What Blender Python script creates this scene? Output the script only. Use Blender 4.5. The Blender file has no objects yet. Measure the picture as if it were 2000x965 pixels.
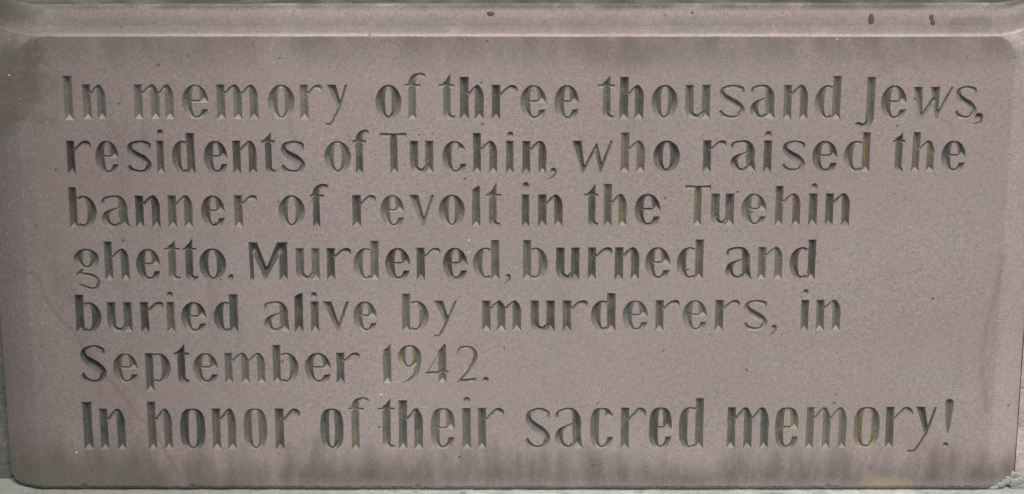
import bpy, math, random
import numpy as np
from mathutils import Vector, Matrix, noise
from mathutils.geometry import delaunay_2d_cdt

random.seed(7)
sc = bpy.context.scene
COL = sc.collection

# ------------------------------------------------------------------ camera
U = 0.0006                      # one unit of the lettering grid = 0.6 mm
ZC = 0.50                       # height of the tablet's centre
PITCH = math.radians(27.0)
DIST = 4.5
W = 1.2                         # width of view at the tablet, m
FOC = 36.0 * DIST / W
cam = bpy.data.cameras.new("camera")
cam.lens = FOC
cam.sensor_width = 36.0
cam.clip_start = 0.1
cam.clip_end = 200
camo = bpy.data.objects.new("camera", cam)
COL.objects.link(camo)
camo.location = (0, -DIST * math.cos(PITCH), ZC + DIST * math.sin(PITCH))
camo.rotation_euler = (math.pi / 2 - PITCH, 0, 0)
sc.camera = camo

# ------------------------------------------------------------------ light
SUN_EL, SUN_AZ = math.radians(65), math.radians(12)   # azimuth to the right of the tablet's normal
world = bpy.data.worlds.new("World")
sc.world = world
world.use_nodes = True
wn = world.node_tree
bg = wn.nodes["Background"]
sky = wn.nodes.new("ShaderNodeTexSky")
sky.sky_type = 'NISHITA'
sky.sun_disc = False
sky.sun_elevation = SUN_EL
sky.sun_rotation = math.pi - SUN_AZ
sky.air_density = 1.0
sky.dust_density = 6.0
sky.ozone_density = 1.0
wn.links.new(sky.outputs[0], bg.inputs[0])
bg.inputs[1].default_value = 0.06
sun = bpy.data.lights.new("sun", 'SUN')
sun.energy = 1.5
sun.angle = math.radians(25)
sun.color = (1.0, 0.95, 0.88)
suno = bpy.data.objects.new("sun", sun)
COL.objects.link(suno)
to_sun = Vector((math.sin(SUN_AZ) * math.cos(SUN_EL), -math.cos(SUN_AZ) * math.cos(SUN_EL), math.sin(SUN_EL)))
suno.rotation_euler = to_sun.to_track_quat('Z', 'Y').to_euler()
suno.location = to_sun * 6
sc.view_settings.view_transform = 'Standard'
sc.view_settings.look = 'None'
sc.view_settings.gamma = 1
sc.view_settings.use_curve_mapping = False
sc.view_settings.exposure = 1.36


def slab(u, v):
    """Point on the tablet's face plane (x, height above centre) seen at a place measured in the photograph (2000 x 965)."""
    a = (u - 1000) / 2000 * 36 / FOC
    b = (v - 482.5) / 2000 * 36 / FOC
    c, s = math.cos(PITCH), math.sin(PITCH)
    dy, dz = c - b * s, -s - b * c
    t = DIST * c / dy
    return (a * t, DIST * s + dz * t)


# ------------------------------------------------------------------ node helper
class G:
    def __init__(self, name):
        self.m = bpy.data.materials.new(name)
        self.m.use_nodes = True
        self.t = self.m.node_tree
        self.b = self.t.nodes["Principled BSDF"]
        geo = self.t.nodes.new("ShaderNodeNewGeometry")
        self.pos = geo.outputs["Position"]
        sx = self.t.nodes.new("ShaderNodeSeparateXYZ")
        self.t.links.new(self.pos, sx.inputs[0])
        self.x, self.y, self.z = sx.outputs
        self.z = self.mt('SUBTRACT', self.z, ZC)

    def put(self, sock, v):
        if isinstance(v, bpy.types.NodeSocket):
            self.t.links.new(v, sock)
        else:
            sock.default_value = v

    def mt(self, op, a, b=0.0, c=0.0, clamp=False):
        n = self.t.nodes.new("ShaderNodeMath")
        n.operation = op
        n.use_clamp = clamp
        self.put(n.inputs[0], a)
        self.put(n.inputs[1], b)
        self.put(n.inputs[2], c)
        return n.outputs[0]

    def ss(self, v, lo, hi, a=0.0, b=1.0):
        n = self.t.nodes.new("ShaderNodeMapRange")
        n.interpolation_type = 'SMOOTHSTEP'
        self.put(n.inputs[0], v)
        n.inputs[1].default_value = lo
        n.inputs[2].default_value = hi
        n.inputs[3].default_value = a
        n.inputs[4].default_value = b
        return n.outputs[0]

    def noise(self, scale, detail=3, rough=0.55, stretch=(1, 1, 1), off=(0, 0, 0), dist=0.0):
        mp = self.t.nodes.new("ShaderNodeMapping")
        mp.inputs["Scale"].default_value = stretch
        mp.inputs["Location"].default_value = off
        self.t.links.new(self.pos, mp.inputs[0])
        n = self.t.nodes.new("ShaderNodeTexNoise")
        n.inputs["Scale"].default_value = scale
        n.inputs["Detail"].default_value = detail
        n.inputs["Roughness"].default_value = rough
        n.inputs["Distortion"].default_value = dist
        self.t.links.new(mp.outputs[0], n.inputs["Vector"])
        return n.outputs[0]

    def vor(self, scale, off=(0, 0, 0)):
        mp = self.t.nodes.new("ShaderNodeMapping")
        mp.inputs["Location"].default_value = off
        self.t.links.new(self.pos, mp.inputs[0])
        n = self.t.nodes.new("ShaderNodeTexVoronoi")
        n.inputs["Scale"].default_value = scale
        self.t.links.new(mp.outputs[0], n.inputs["Vector"])
        return n.outputs["Distance"], n.outputs["Color"]

    def mix(self, f, a, b, mode='MIX'):
        n = self.t.nodes.new("ShaderNodeMix")
        n.data_type = 'RGBA'
        n.blend_type = mode
        self.put(n.inputs[0], f)
        for s, v in ((n.inputs[6], a), (n.inputs[7], b)):
            if isinstance(v, bpy.types.NodeSocket):
                self.t.links.new(v, s)
            else:
                s.default_value = (*v, 1.0)
        return n.outputs[2]

    def scale(self, col, f):
        n = self.t.nodes.new("ShaderNodeVectorMath")
        n.operation = 'SCALE'
        self.put(n.inputs[0], col)
        self.put(n.inputs[3], f)
        return n.outputs[0]

    def seg(self, p, q, wob=None):
        """distance in the face plane to the segment p-q"""
        ax, az = p
        bx, bz = q[0] - p[0], q[1] - p[1]
        L = bx * bx + bz * bz
        px = self.mt('SUBTRACT', self.x, ax)
        pz = self.mt('SUBTRACT', self.z, az)
        if wob is not None:
            px = self.mt('ADD', px, wob)
            pz = self.mt('ADD', pz, wob)
        t = self.mt('DIVIDE', self.mt('ADD', self.mt('MULTIPLY', px, bx), self.mt('MULTIPLY', pz, bz)), L, clamp=True)
        dx = self.mt('SUBTRACT', px, self.mt('MULTIPLY', t, bx))
        dz = self.mt('SUBTRACT', pz, self.mt('MULTIPLY', t, bz))
        return self.mt('SQRT', self.mt('ADD', self.mt('MULTIPLY', dx, dx), self.mt('MULTIPLY', dz, dz)))

    def line(self, pts, wob=None):
        d = None
        q = [slab(*p) for p in pts]
        for a, b in zip(q[:-1], q[1:]):
            s = self.seg(a, b, wob)
            d = s if d is None else self.mt('MINIMUM', d, s)
        return d

    def done(self, col, rough=0.85, bump=None, strength=0.5, distance=0.001, spec=0.3):
        self.put(self.b.inputs["Base Color"], col)
        self.put(self.b.inputs["Roughness"], rough)
        self.b.inputs["Specular IOR Level"].default_value = spec
        if bump is not None:
            n = self.t.nodes.new("ShaderNodeBump")
            n.inputs["Strength"].default_value = strength
            n.inputs["Distance"].default_value = distance
            self.t.links.new(bump, n.inputs["Height"])
            self.t.links.new(n.outputs[0], self.b.inputs["Normal"])
        return self.m


XI_R_ = slab(1930, 925)[0]


def weather_and_shade(g, col):
    """soiling and veins of the red sandstone, plus shade painted on the left, placed where they sit on the tablet"""
    mul = lambda a, b: g.mt('MULTIPLY', a, b)
    mx = lambda a, b: g.mt('MAXIMUM', a, b)
    wob = g.mt('MULTIPLY', g.mt('SUBTRACT', g.noise(9, 3), 0.5), 0.03)
    # dimmer light over the left part, painted into the stone colour
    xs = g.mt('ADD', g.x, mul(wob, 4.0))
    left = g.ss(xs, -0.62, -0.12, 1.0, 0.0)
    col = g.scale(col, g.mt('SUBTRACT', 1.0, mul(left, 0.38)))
    edge = g.ss(g.mt('ADD', g.x, mul(wob, 1.5)), -0.60, -0.53, 1.0, 0.0)  # same painted shade, deeper near the outer left side
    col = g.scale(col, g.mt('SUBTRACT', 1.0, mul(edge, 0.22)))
    pk = g.ss(g.noise(7.5, 4, 0.6, (1, 1, 1.3), (3, 3, 8), 0.6), 0.42, 0.66)
    col = g.mix(mul(pk, 0.55), col, g.mix(1.0, col, (1.05, 0.96, 0.985), 'MULTIPLY'))
    # slightly grey broad patches
    big = g.noise(5.5, 4, 0.6)
    col = g.scale(col, g.mt('ADD', 0.86, mul(big, 0.28)))
    rim = g.mt('MAXIMUM', g.ss(g.x, XI_R_ - .001, XI_R_ + .002), g.ss(g.line([(1990, 20), (1996, 78)]), 0.012, 0.022, 1, 0))
    col = g.scale(col, g.mt('ADD', 1.0, mul(rim, 0.12)))
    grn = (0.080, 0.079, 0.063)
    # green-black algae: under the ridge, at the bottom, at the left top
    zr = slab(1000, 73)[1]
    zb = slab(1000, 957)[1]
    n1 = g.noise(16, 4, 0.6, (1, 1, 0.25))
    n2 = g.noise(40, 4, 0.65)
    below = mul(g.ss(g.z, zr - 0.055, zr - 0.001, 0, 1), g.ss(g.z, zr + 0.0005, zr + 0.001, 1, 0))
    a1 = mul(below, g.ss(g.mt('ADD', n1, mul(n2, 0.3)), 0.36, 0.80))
    foot = g.ss(g.mt('ADD', g.z, mul(g.mt('SUBTRACT', g.noise(7, 2, 0.5, (1, 0.1, 0.1)), 0.5), 0.08)), zb + 0.004, zb + 0.095, 1.0, 0.0)
    n3 = g.noise(36, 4, 0.65, (1, 1, 0.28), (4, 0, 2))
    low = g.mt('MAXIMUM', g.ss(g.z, zb, zb + 0.022, 0.55, 1.0), g.ss(g.x, -0.40, 0.05, 1.0, 0.0))
    foot = g.mt('ADD', foot, g.ss(g.x, -0.6, -0.1, 0.30, 0.0))
    a2 = mul(low, g.ss(g.mt('ADD', foot, mul(g.mt('SUBTRACT', g.mt('ADD', mul(n3, 0.55), mul(n1, 0.45)), 0.5), 2.7)), 0.16, 1.25))
    xl = g.ss(g.x, -0.585, -0.48, 1, 0)
    top = g.ss(g.z, slab(0, 330)[1], slab(0, 150)[1], 0, 1)
    a3 = g.ss(g.mt('ADD', mul(xl, top), mul(g.mt('SUBTRACT', n2, 0.5), 1.2)), 0.12, 0.75)
    xl2 = g.ss(g.x, -0.60, -0.40, 1, 0)
    a4 = mul(g.ss(g.mt('ADD', mul(xl2, foot), mul(g.mt('SUBTRACT', n1, 0.5), 1.2)), 0.25, 0.9), 0.8)
    # hollow of the moulding
    zc = slab(1000, 58)[1]
    hol = mul(g.ss(g.z, zr + 0.0015, zr + 0.004), g.ss(g.z, zr + 0.008, zr + 0.030, 1, 0))
    a5 = mul(hol, g.ss(g.mt('ADD', g.noise(12, 4, 0.6, (1, 1, 0.5), (3, 1, 7)), mul(n2, 0.3)), 0.25, 0.72))
    a6 = mul(g.ss(g.z, zr + 0.0265, zr + 0.0335), g.ss(g.noise(22, 3, 0.6, (1, 1, 1), (1, 5, 2)), 0.2, 0.6))
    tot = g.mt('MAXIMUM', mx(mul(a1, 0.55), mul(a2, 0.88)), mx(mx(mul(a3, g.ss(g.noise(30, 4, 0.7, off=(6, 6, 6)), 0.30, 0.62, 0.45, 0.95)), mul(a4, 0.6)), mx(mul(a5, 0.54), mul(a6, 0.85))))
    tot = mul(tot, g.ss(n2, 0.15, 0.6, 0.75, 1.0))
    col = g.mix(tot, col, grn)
    # warm iron veins
    fine = g.mt('MULTIPLY', g.mt('SUBTRACT', g.noise(30, 3), 0.5), 0.012)
    for pts, wd, st in (([(0, 522), (62, 532), (110, 610), (165, 680), (230, 760), (305, 850), (350, 925)], 0.0042, 0.42),
                        ([(0, 560), (30, 545), (62, 532)], 0.006, 0.30),
                        ([(60, 790), (110, 700), (60, 650), (0, 690)], 0.007, 0.14),
                        ([(1960, 500), (1950, 560), (1925, 640), (1918, 740), (1930, 800)], 0.006, 0.22),
                        ([(1960, 500), (1945, 640), (1925, 790)], 0.014, 0.10),
                        ([(1660, 185), (1700, 150), (1770, 110), (1800, 150), (1790, 230)], 0.008, 0.12),
                        ([(1090, 560), (1120, 640), (1200, 700)], 0.010, 0.10),
                        ([(395, 665), (430, 735), (500, 830)], 0.008, 0.12),
                        ([(1770, 850), (1840, 905), (1900, 890)], 0.020, 0.14),
                        ([(1828, 228), (1855, 238), (1862, 262)], 0.0016, 0.30)):
        d = g.line(pts, fine)
        col = g.mix(mul(g.ss(d, 0, wd, 1, 0), st), col, (0.130, 0.082, 0.080))
    # yellowish lichen tint near the lower right
    d = g.line([(1700, 948), (1760, 950)])
    col = g.mix(mul(g.ss(d, 0.003, 0.02, 1, 0), 0.4), col, (0.33, 0.25, 0.13))
    # damp patch at the top middle and right end of the moulding
    d = g.line([(1170, 95), (1240, 110)], fine)
    col = g.mix(mul(g.ss(d, 0.004, 0.03, 1, 0), 0.25), col, grn)
    d = g.line([(1870, 55), (1925, 52)], fine)
    col = g.mix(mul(mul(g.ss(d, 0.006, 0.012, 1, 0), g.ss(g.z, zr, zr + 0.001)), 0.38), col, grn)
    # pale lime wash on the moulding
    lime = g.ss(g.noise(9, 4, 0.6, (1, 1, 0.6), (8, 2, 3)), 0.5, 0.72)
    col = g.mix(mul(mul(g.ss(g.z, zr + 0.004, zr + 0.012), lime), 0.16), col, (0.30, 0.31, 0.32))
    return col


def stone():
    g = G("red_sandstone")
    mul = lambda a, b: g.mt('MULTIPLY', a, b)
    n_f = g.noise(620, 2, 0.7)
    n_m = g.noise(170, 3, 0.6, off=(4, 4, 4))
    n_l = g.noise(26, 4, 0.6, off=(9, 2, 5))
    base = g.mix(g.ss(n_l, 0.32, 0.68), (0.264, 0.221, 0.215), (0.238, 0.223, 0.207))
    base = g.mix(g.ss(n_m, 0.35, 0.7), base, (0.270, 0.224, 0.217))
    base = g.scale(base, g.mt('ADD', 0.40, mul(n_f, 1.20)))
    base = g.scale(base, g.mt('ADD', 0.82, mul(n_m, 0.36)))
    base = weather_and_shade(g, base)
    # dark pits and pale grains
    d, c = g.vor(240)
    sp = g.t.nodes.new("ShaderNodeSeparateColor")
    g.t.links.new(c, sp.inputs[0])
    pit = mul(g.ss(d, 0.10, 0.26, 1, 0), g.ss(sp.outputs[0], 0.84, 0.9))
    base = g.mix(mul(pit, 0.65), base, (0.05, 0.035, 0.032))
    fl = mul(g.ss(d, 0.12, 0.25, 1, 0), g.ss(sp.outputs[1], 0.90, 0.93))
    base = g.mix(mul(fl, 0.22), base, (0.62, 0.56, 0.52))
    d2, c2 = g.vor(38, (3, 3, 3))
    sp2 = g.t.nodes.new("ShaderNodeSeparateColor")
    g.t.links.new(c2, sp2.inputs[0])
    p2 = mul(g.ss(d2, 0.045, 0.085, 1, 0), g.ss(sp2.outputs[0], 0.55, 0.6))
    base = g.mix(mul(p2, 0.75), base, (0.06, 0.03, 0.03))
    f2 = mul(g.ss(d2, 0.03, 0.055, 1, 0), g.ss(sp2.outputs[0], 0.12, 0.08))
    base = g.mix(mul(f2, 0.7), base, (0.75, 0.72, 0.68))
    h = g.mt('ADD', n_f, mul(n_m, 1.2))
    h = g.mt('SUBTRACT', h, mul(pit, 0.5))
    return g.done(base, 0.88, h, 0.55, 0.00035, 0.25)


def groove():
    g = G("weathered_cut")
    mul = lambda a, b: g.mt('MULTIPLY', a, b)
    oi = g.t.nodes.new("ShaderNodeObjectInfo")
    r = oi.outputs["Random"]
    r2 = g.mt('FRACT', mul(r, 17.31))
    r3 = g.mt('FRACT', mul(r, 53.77))
    n_v = g.noise(420, 3, 0.6, (1, 1, 0.10))
    n_f = g.noise(600, 2, 0.7)
    n_b = g.noise(33, 3, 0.6)
    n_c = g.noise(48, 3, 0.6, off=(5, 5, 1))
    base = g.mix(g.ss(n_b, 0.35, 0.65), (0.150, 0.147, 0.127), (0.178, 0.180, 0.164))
    # ochre lichen in some letters, purple stone showing in others, black algae in places
    n_o = g.noise(300, 2, 0.6, (1, 1, 0.06), (2, 8, 1))
    base = g.mix(mul(mul(g.ss(g.mt('ADD', mul(r, 0.6), n_c), 0.70, 1.05), g.ss(n_o, 0.50, 0.60)), 0.85), base, (0.235, 0.195, 0.085))
    base = g.mix(mul(g.ss(r2, 0.66, 0.95), 0.30), base, (0.19, 0.13, 0.115))
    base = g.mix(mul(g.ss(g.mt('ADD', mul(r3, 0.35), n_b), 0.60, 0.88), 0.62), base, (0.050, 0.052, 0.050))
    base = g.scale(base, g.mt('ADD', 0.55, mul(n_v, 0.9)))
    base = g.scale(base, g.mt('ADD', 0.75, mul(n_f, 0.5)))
    left = g.ss(g.x, -0.62, -0.12, 1.0, 0.0)  # painted shade: the cuts dim towards the left along with the face
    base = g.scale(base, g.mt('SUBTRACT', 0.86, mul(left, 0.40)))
    # pale dust film left in the first words of the top line
    film = mul(g.ss(g.z, slab(300, 262)[1], slab(300, 240)[1]), g.ss(g.mt('ADD', g.x, mul(n_b, 0.2)), -0.2, 0.1, 0.75, 0.25))
    base = g.mix(mul(film, 0.55), base, (0.19, 0.192, 0.170))
    h = g.mt('ADD', mul(n_v, 1.5), n_f)
    return g.done(base, 0.62, h, 0.6, 0.0005, 0.35)


def moss():
    g = G("mossy_stone")
    mul = lambda a, b: g.mt('MULTIPLY', a, b)
    n = g.noise(60, 5, 0.65, (0.35, 1, 1))
    f = g.noise(700, 2, 0.7)
    base = g.mix(g.ss(n, 0.3, 0.7), (0.040, 0.047, 0.040), (0.095, 0.098, 0.085))
    base = g.scale(base, g.mt('ADD', 0.5, f))
    return g.done(base, 0.95, g.mt('ADD', n, f), 0.6, 0.0015, 0.2)


def rubble(name, c1, c2, spots=0.0, soiled_left=False):
    g = G(name)
    mul = lambda a, b: g.mt('MULTIPLY', a, b)
    n = g.noise(22, 5, 0.65)
    n2 = g.noise(95, 5, 0.7, off=(2, 2, 2))
    f = g.noise(600, 2, 0.7)
    base = g.mix(g.ss(n, 0.35, 0.65), c1, c2)
    base = g.scale(base, g.mt('ADD', 0.6, mul(n2, 0.8)))
    base = g.scale(base, g.mt('ADD', 0.7, mul(f, 0.6)))
    if soiled_left:
        base = g.mix(mul(g.ss(g.mt('ADD', g.x, mul(g.mt('SUBTRACT', n, 0.5), 0.5)), -0.6, 0.1, 1.0, 0.0), 0.75), base, (0.10, 0.11, 0.095))
    if spots:
        s = g.noise(60, 3, 0.6, (1, 1, 2.5), (7, 1, 1))
        base = g.mix(mul(g.ss(s, 0.60, 0.68), spots), base, (0.06, 0.06, 0.055))
    return g.done(base, 0.9, g.mt('ADD', n2, mul(f, 0.5)), 0.7, 0.003, 0.25)


def plain(name, c, rough=0.6):
    g = G(name)
    f = g.noise(500, 3, 0.6)
    col = g.scale(g.mix(0.0, c, c), g.mt('ADD', 0.7, g.mt('MULTIPLY', f, 0.6)))
    return g.done(col, rough, f, 0.4, 0.0005, 0.3)


M_STONE, M_CUT, M_MOSS = stone(), groove(), moss()
M_PALE = rubble("pale_limestone", (0.33, 0.345, 0.34), (0.24, 0.255, 0.245), 0.4, True)
M_LEFT = rubble("green_grey_stone", (0.070, 0.075, 0.062), (0.11, 0.115, 0.10), 0.3)
M_RIGHT = rubble("pale_pink_stone", (0.42, 0.355, 0.335), (0.36, 0.31, 0.29), 0.75)
M_DRIP = plain("dark_red_drip", (0.105, 0.060, 0.055), 0.75)
M_MORTAR = rubble("white_mortar", (0.36, 0.375, 0.36), (0.20, 0.215, 0.20), 0.7)


# ------------------------------------------------------------------ helpers for objects
def link(name, verts, faces, mat, parent=None, loc=(0, 0, 0), smooth=False):
    me = bpy.data.meshes.new(name)
    me.from_pydata([tuple(v) for v in verts], [], [tuple(f) for f in faces])
    if smooth:
        me.polygons.foreach_set("use_smooth", [True] * len(me.polygons))
    me.materials.append(mat)
    me.update()
    o = bpy.data.objects.new(name, me)
    COL.objects.link(o)
    o.location = loc
    if parent is not None:
        o.parent = parent
        o.matrix_parent_inverse = Matrix.Translation(-parent.location)
    return o


# ------------------------------------------------------------------ tablet geometry
ZR = slab(1000, 72.0)[1]                  # ridge under the moulding
ZB = slab(1000, 957.5)[1]                 # lower edge
XE_L, XE_R = slab(18, 925)[0], slab(1984, 925)[0]
XI_L, XI_R = slab(52, 500)[0], slab(1930, 925)[0]      # inner limits of the flat face


def back(x, z):
    """how far the face stands behind its plane: flat middle, sides dressed back, faint hollows"""
    cx, hx = (XI_L + XI_R) / 2, (XI_R - XI_L) / 2
    cz, hz = (ZR + ZB) / 2 - 0.1, (ZR - ZB) / 2 + 0.1
    z_in, z = z, min(z, ZR)
    r = 0.034 if x < cx else 0.024
    qx, qz = abs(x - cx) - (hx - r), (z - cz) - (hz - r)
    d = math.hypot(max(qx, 0), max(qz, 0)) + min(max(qx, qz), 0) - r
    if d > 0:
        # crisp crease, then curving away
        t = min(max((z - (ZR - 0.07)) / 0.07, 0.0), 1.0)
        b = d * (0.24 + (0.6 if x > cx else 0.42) * t * t) + (d * d) * 6.0
    else:
        b = 0.0
    zt = (z - ZB)
    if zt < 0.006:                        # worn lower arris
        b += 0.0035 * (1 - max(zt, 0) / 0.006) ** 2
    n = noise.noise(Vector((x * 5.0, z * 5.0, 1.7)))
    n2 = noise.noise(Vector((x * 22.0, z * 22.0, 4.7)))
    return b + n * 0.0011 + n2 * 0.00012


# ------------------------------------------------------------------ glyph outlines (units: U, x right, y up from the baseline)
def cr(pts, n=7):
    """Catmull-Rom through points (x, y, width)"""
    P = [np.array(p, float) for p in pts]
    P = [2 * P[0] - P[1]] + P + [2 * P[-1] - P[-2]]
    out = []
    for i in range(1, len(P) - 2):
        for k in range(n):
            t = k / n
            a, b, c, d = P[i - 1], P[i], P[i + 1], P[i + 2]
            out.append(0.5 * (2 * b + (c - a) * t + (2 * a - 5 * b + 4 * c - d) * t * t + (3 * b - a - 3 * c + d) * t ** 3))
    out.append(P[-2])
    return out


def ribbon(pts, n=7, closed=False, raw=False):
    if closed:
        q = [np.array(p, float) for p in pts]
        m = len(q)
        C = []
        for i in range(m):
            a, b, c, d = q[i - 1], q[i], q[(i + 1) % m], q[(i + 2) % m]
            for k in range(n):
                t = k / n
                C.append(0.5 * (2 * b + (c - a) * t + (2 * a - 5 * b + 4 * c - d) * t * t + (3 * b - a - 3 * c + d) * t ** 3))
        C.append(C[0])
    else:
        C = [np.array(p, float) for p in pts] if raw else cr(pts, n)
    L, R = [], []
    m = len(C)
    for i in range(m):
        if closed:
            t = C[(i + 1) % (m - 1)][:2] - C[(i - 1) % (m - 1)][:2]
        else:
            t = C[min(i + 1, m - 1)][:2] - C[max(i - 1, 0)][:2]
        t = t / (np.linalg.norm(t) + 1e-9)
        nn = np.array((-t[1], t[0]))
        w = max(C[i][2], 0.5) / 2
        L.append(C[i][:2] + nn * w)
        R.append(C[i][:2] - nn * w)
    return [[L[i], L[i + 1], R[i + 1], R[i]] for i in range(m - 1)]


def stem(x0, x1, y0, y1, flare=0.5):
    m = (y0 + y1) / 2
    h = (y1 - y0) * 0.30
    return [[(x0 - flare, y0), (x1 + flare, y0), (x1, y0 + 7), (x1 - .3, m), (x1, y1 - 6), (x1 + flare * .9, y1), (x0 - flare * .9, y1), (x0, y1 - 6), (x0 + .3, m), (x0, y0 + 7)]]


def disc(cx, cy, rx, ry=None, n=14):
    ry = ry or rx
    return [[(cx + rx * math.cos(2 * math.pi * i / n), cy + ry * math.sin(2 * math.pi * i / n)) for i in range(n)]]


def glyph(ch, w, H, A, S, h, o):
    """polygons of one letter: w width, H x-height, A ascender, S stem, h hairline, o extras"""
    P = []
    sq = o.get('sq', 0.0)                 # squareness of the bowls (last line)
    hv = h * 1.12                         # thickness of horizontal hairlines

    def arch(x0, x1):
        return ribbon([(x0 - 1, .70 * H, h * .9), (x0 + (x1 - x0) * .28, .86 * H, h), (x0 + (x1 - x0) * .56, H - hv * .55, hv * 1.15),
                       (x1 - S * .68, .885 * H, S * .80), (x1 - S * .5, .70 * H, S), (x1 - S * .5, .42 * H, S * .98)]) + \
            stem(x1 - S, x1, 0, .45 * H)

    BW = S * (1.12 - .09 * sq)

    def ring(x0, x1, y0, y1, sl, sr, t0=0, t1=360, ht=None, hb=None):
        """heavy-sided bowl between an outer and an inner superellipse"""
        ht, hb = ht or hv, hb or hv
        a, b = (x1 - x0) / 2, (y1 - y0) / 2
        xi0, xi1, yi0, yi1 = x0 + sl, x1 - sr, y0 + hb, y1 - ht
        ai, bi = (xi1 - xi0) / 2, (yi1 - yi0) / 2
        n = 1.0 - .30 * sq
        m = max(4, int(abs(t1 - t0) / 11))
        O, I = [], []
        f = lambda v: math.copysign(abs(v) ** n, v)
        for k in range(m + 1):
            t = math.radians(t0 + (t1 - t0) * k / m)
            c, s_ = f(math.cos(t)), f(math.sin(t))
            O.append(((x0 + x1) / 2 + a * c, (y0 + y1) / 2 + b * s_))
            g_ = lambda v: math.copysign(abs(v) ** (n * .80), v)
            c, s_ = g_(math.cos(t)), g_(math.sin(t))
            I.append(((xi0 + xi1) / 2 + ai * c, (yi0 + yi1) / 2 + bi * s_))
        return [[O[k], O[k + 1], I[k + 1], I[k]] for k in range(m)]

    def bowl(x0, x1, y0, y1, sl, sr):
        return ring(x0, x1, y0, y1, sl * (1.13 - .13 * sq), sr * (1.13 - .13 * sq))

    if ch in 'Il1i':
        if ch == 'I':
            P += stem(0, w, 0, A, 1.0)
        elif ch == 'l':
            P += [[(0, 0), (w, 0), (w, A * .4), (w - .3, A), (w * .55, A - 1.5), (.3, A - 8), (0, A * .4)]]
        elif ch == '1':
            P += [[(w - S, 0), (w, 0), (w, A), (w * .72, A - 8), (0, A - 20), (w * .12, A - 24), (w - S, A - 26)]]
        else:
            P += stem(0, w, 0, H)
            dx, dy, r = o['dot']
            P += disc(dx, dy, r, r * 1.12)
    elif ch in 'nhm':
        P += stem(0, S, 0, A if ch == 'h' else H)
        if ch == 'm':
            mid = o.get('mid', .5) * w + S * .5
            P += arch(S, mid) + arch(mid, w)
        else:
            P += arch(S, w)
    elif ch == 'r':
        P += stem(0, S, 0, H)
        P += ribbon([(S - 1, .70 * H, h * .8), (S + (w - S) * .32, .86 * H, h), (S + (w - S) * .62, H - hv * .75, hv * 1.45),
                     (S + (w - S) * .84, .90 * H, hv * 1.75), (w, .80 * H, 1.2)])
    elif ch == 'u':
        P += stem(w - S, w, 0, H)
        P += stem(0, S, .5 * H, H)
        P += ribbon([(S * .5, .55 * H, S), (S * .52, .30 * H, S), (S * .72, .13 * H, S * .86), (w * .50, hv * .72, hv * 1.35), (w - S * 1.25, .11 * H, h * 1.1), (w - S + 1, .21 * H, h * .8)])
    elif ch == 'o':
        P += bowl(0, w, 0, H, S * 1.02, S * 1.02)
    elif ch in 'dbp':
        r = bowl(0, w - S * .05, 0, H, S, S) if False else None
        x1 = w - S + 1
        if ch == 'd':
            P += stem(w - S, w, 0, A)
        elif ch == 'b':
            P += stem(0, S, 0, A)
        else:
            P += stem(0, S, o.get('desc', -17), H)
        if ch == 'd':
            P += ring(0, w - S * .12, 0, H, BW, S, 58, 302)
        else:
            P += ring(S * .12, w, 0, H, S, BW, -122, 122)
    elif ch in 'ec':
        P += ring(0, w * .99, 0, H, BW, S * .98, 274, 90)
        if ch == 'e':
            P += ring(0, w, 0, H, BW, S * 1.0, 0, 90)
            yb = .50 * H
            P += [[(BW * .7, yb + 4.2), (w - S * .9, yb + 4.2), (w - S * .6, yb + 5), (w, yb + 2), (w + .5, yb - 2.4), (w - S * .8, yb - 2.2), (BW * .7, yb - 1.8)]]
        else:
            P += ring(0, w, 0, H, BW, S * 1.0, 24, 90)
        P += [[(w * .50, .8), (w * .52, hv * 1.05), (w * .61, .10 * H), (w * .68, .165 * H), (w * .73, .285 * H), (w * .99, .295 * H), (w * .95, .18 * H), (w * .86, .075 * H), (w * .72, .012 * H), (w * .60, 0)]]
    elif ch == 'a':
        x1 = o.get('body', w * .88)
        P += ribbon([(0.02 * w, .80 * H, 3.5), (.14 * w, .90 * H, h * 1.25), (.42 * w, H - hv / 2, hv * 1.1), (x1 - S * .85, .91 * H, S * .62), (x1 - S * .52, .70 * H, S), (x1 - S * .5, .35 * H, S), (x1 - S * .35, .12 * H, S * .95)])
        P += [[(.0, .79 * H), (.05 * w, .86 * H), (.15 * w, .86 * H), (.10 * w, .74 * H), (.04 * w, .74 * H)]]
        P += [[(x1 - S * .98, .0 * H + 3), (x1 - S * .95, .25 * H), (x1 + .5, .25 * H), (x1 + 2, .10 * H), (w, 0), (x1 - S * .45, 0)]]
        P += ribbon([(x1 - S + 1, .61 * H, h * .75), (x1 * .42, .54 * H, h * 1.05), (S * .62, .42 * H, S * .75), (S * .5, .25 * H, S * .95), (S * .85, .10 * H, S * .7), (x1 * .52, hv * .6, hv * 1.1), (x1 - S + 1, .14 * H, h * .9)])
    elif ch in 'sS':
        T = A if ch == 'S' else H
        ww = S * (1.12 if ch == 's' else 1.32)
        P += ribbon([(.95 * w, .79 * T, 2.5), (.86 * w, .885 * T, hv * 1.45), (.55 * w, T - hv / 2, hv * 1.1), (.20 * w, .88 * T, h * 1.45), (.155 * w, .72 * T, ww * .62),
                     (.38 * w, .555 * T, ww * .92), (.68 * w, .42 * T, ww * .95), (.87 * w, .26 * T, ww * .68), (.74 * w, .085 * T, h * 1.3), (.45 * w, hv * .55, hv * 1.15),
                     (.20 * w, .10 * T, h * 1.7), (.07 * w, .20 * T, 3)])
        P += [[(0, .185 * T), (.115 * w, .285 * T), (.30 * w, .10 * T), (.20 * w, .04 * T)]]
        P += [[(.82 * w, .93 * T), (.985 * w, .80 * T), (.93 * w, .73 * T), (.85 * w, .80 * T)]]
    elif ch == 't':
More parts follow.
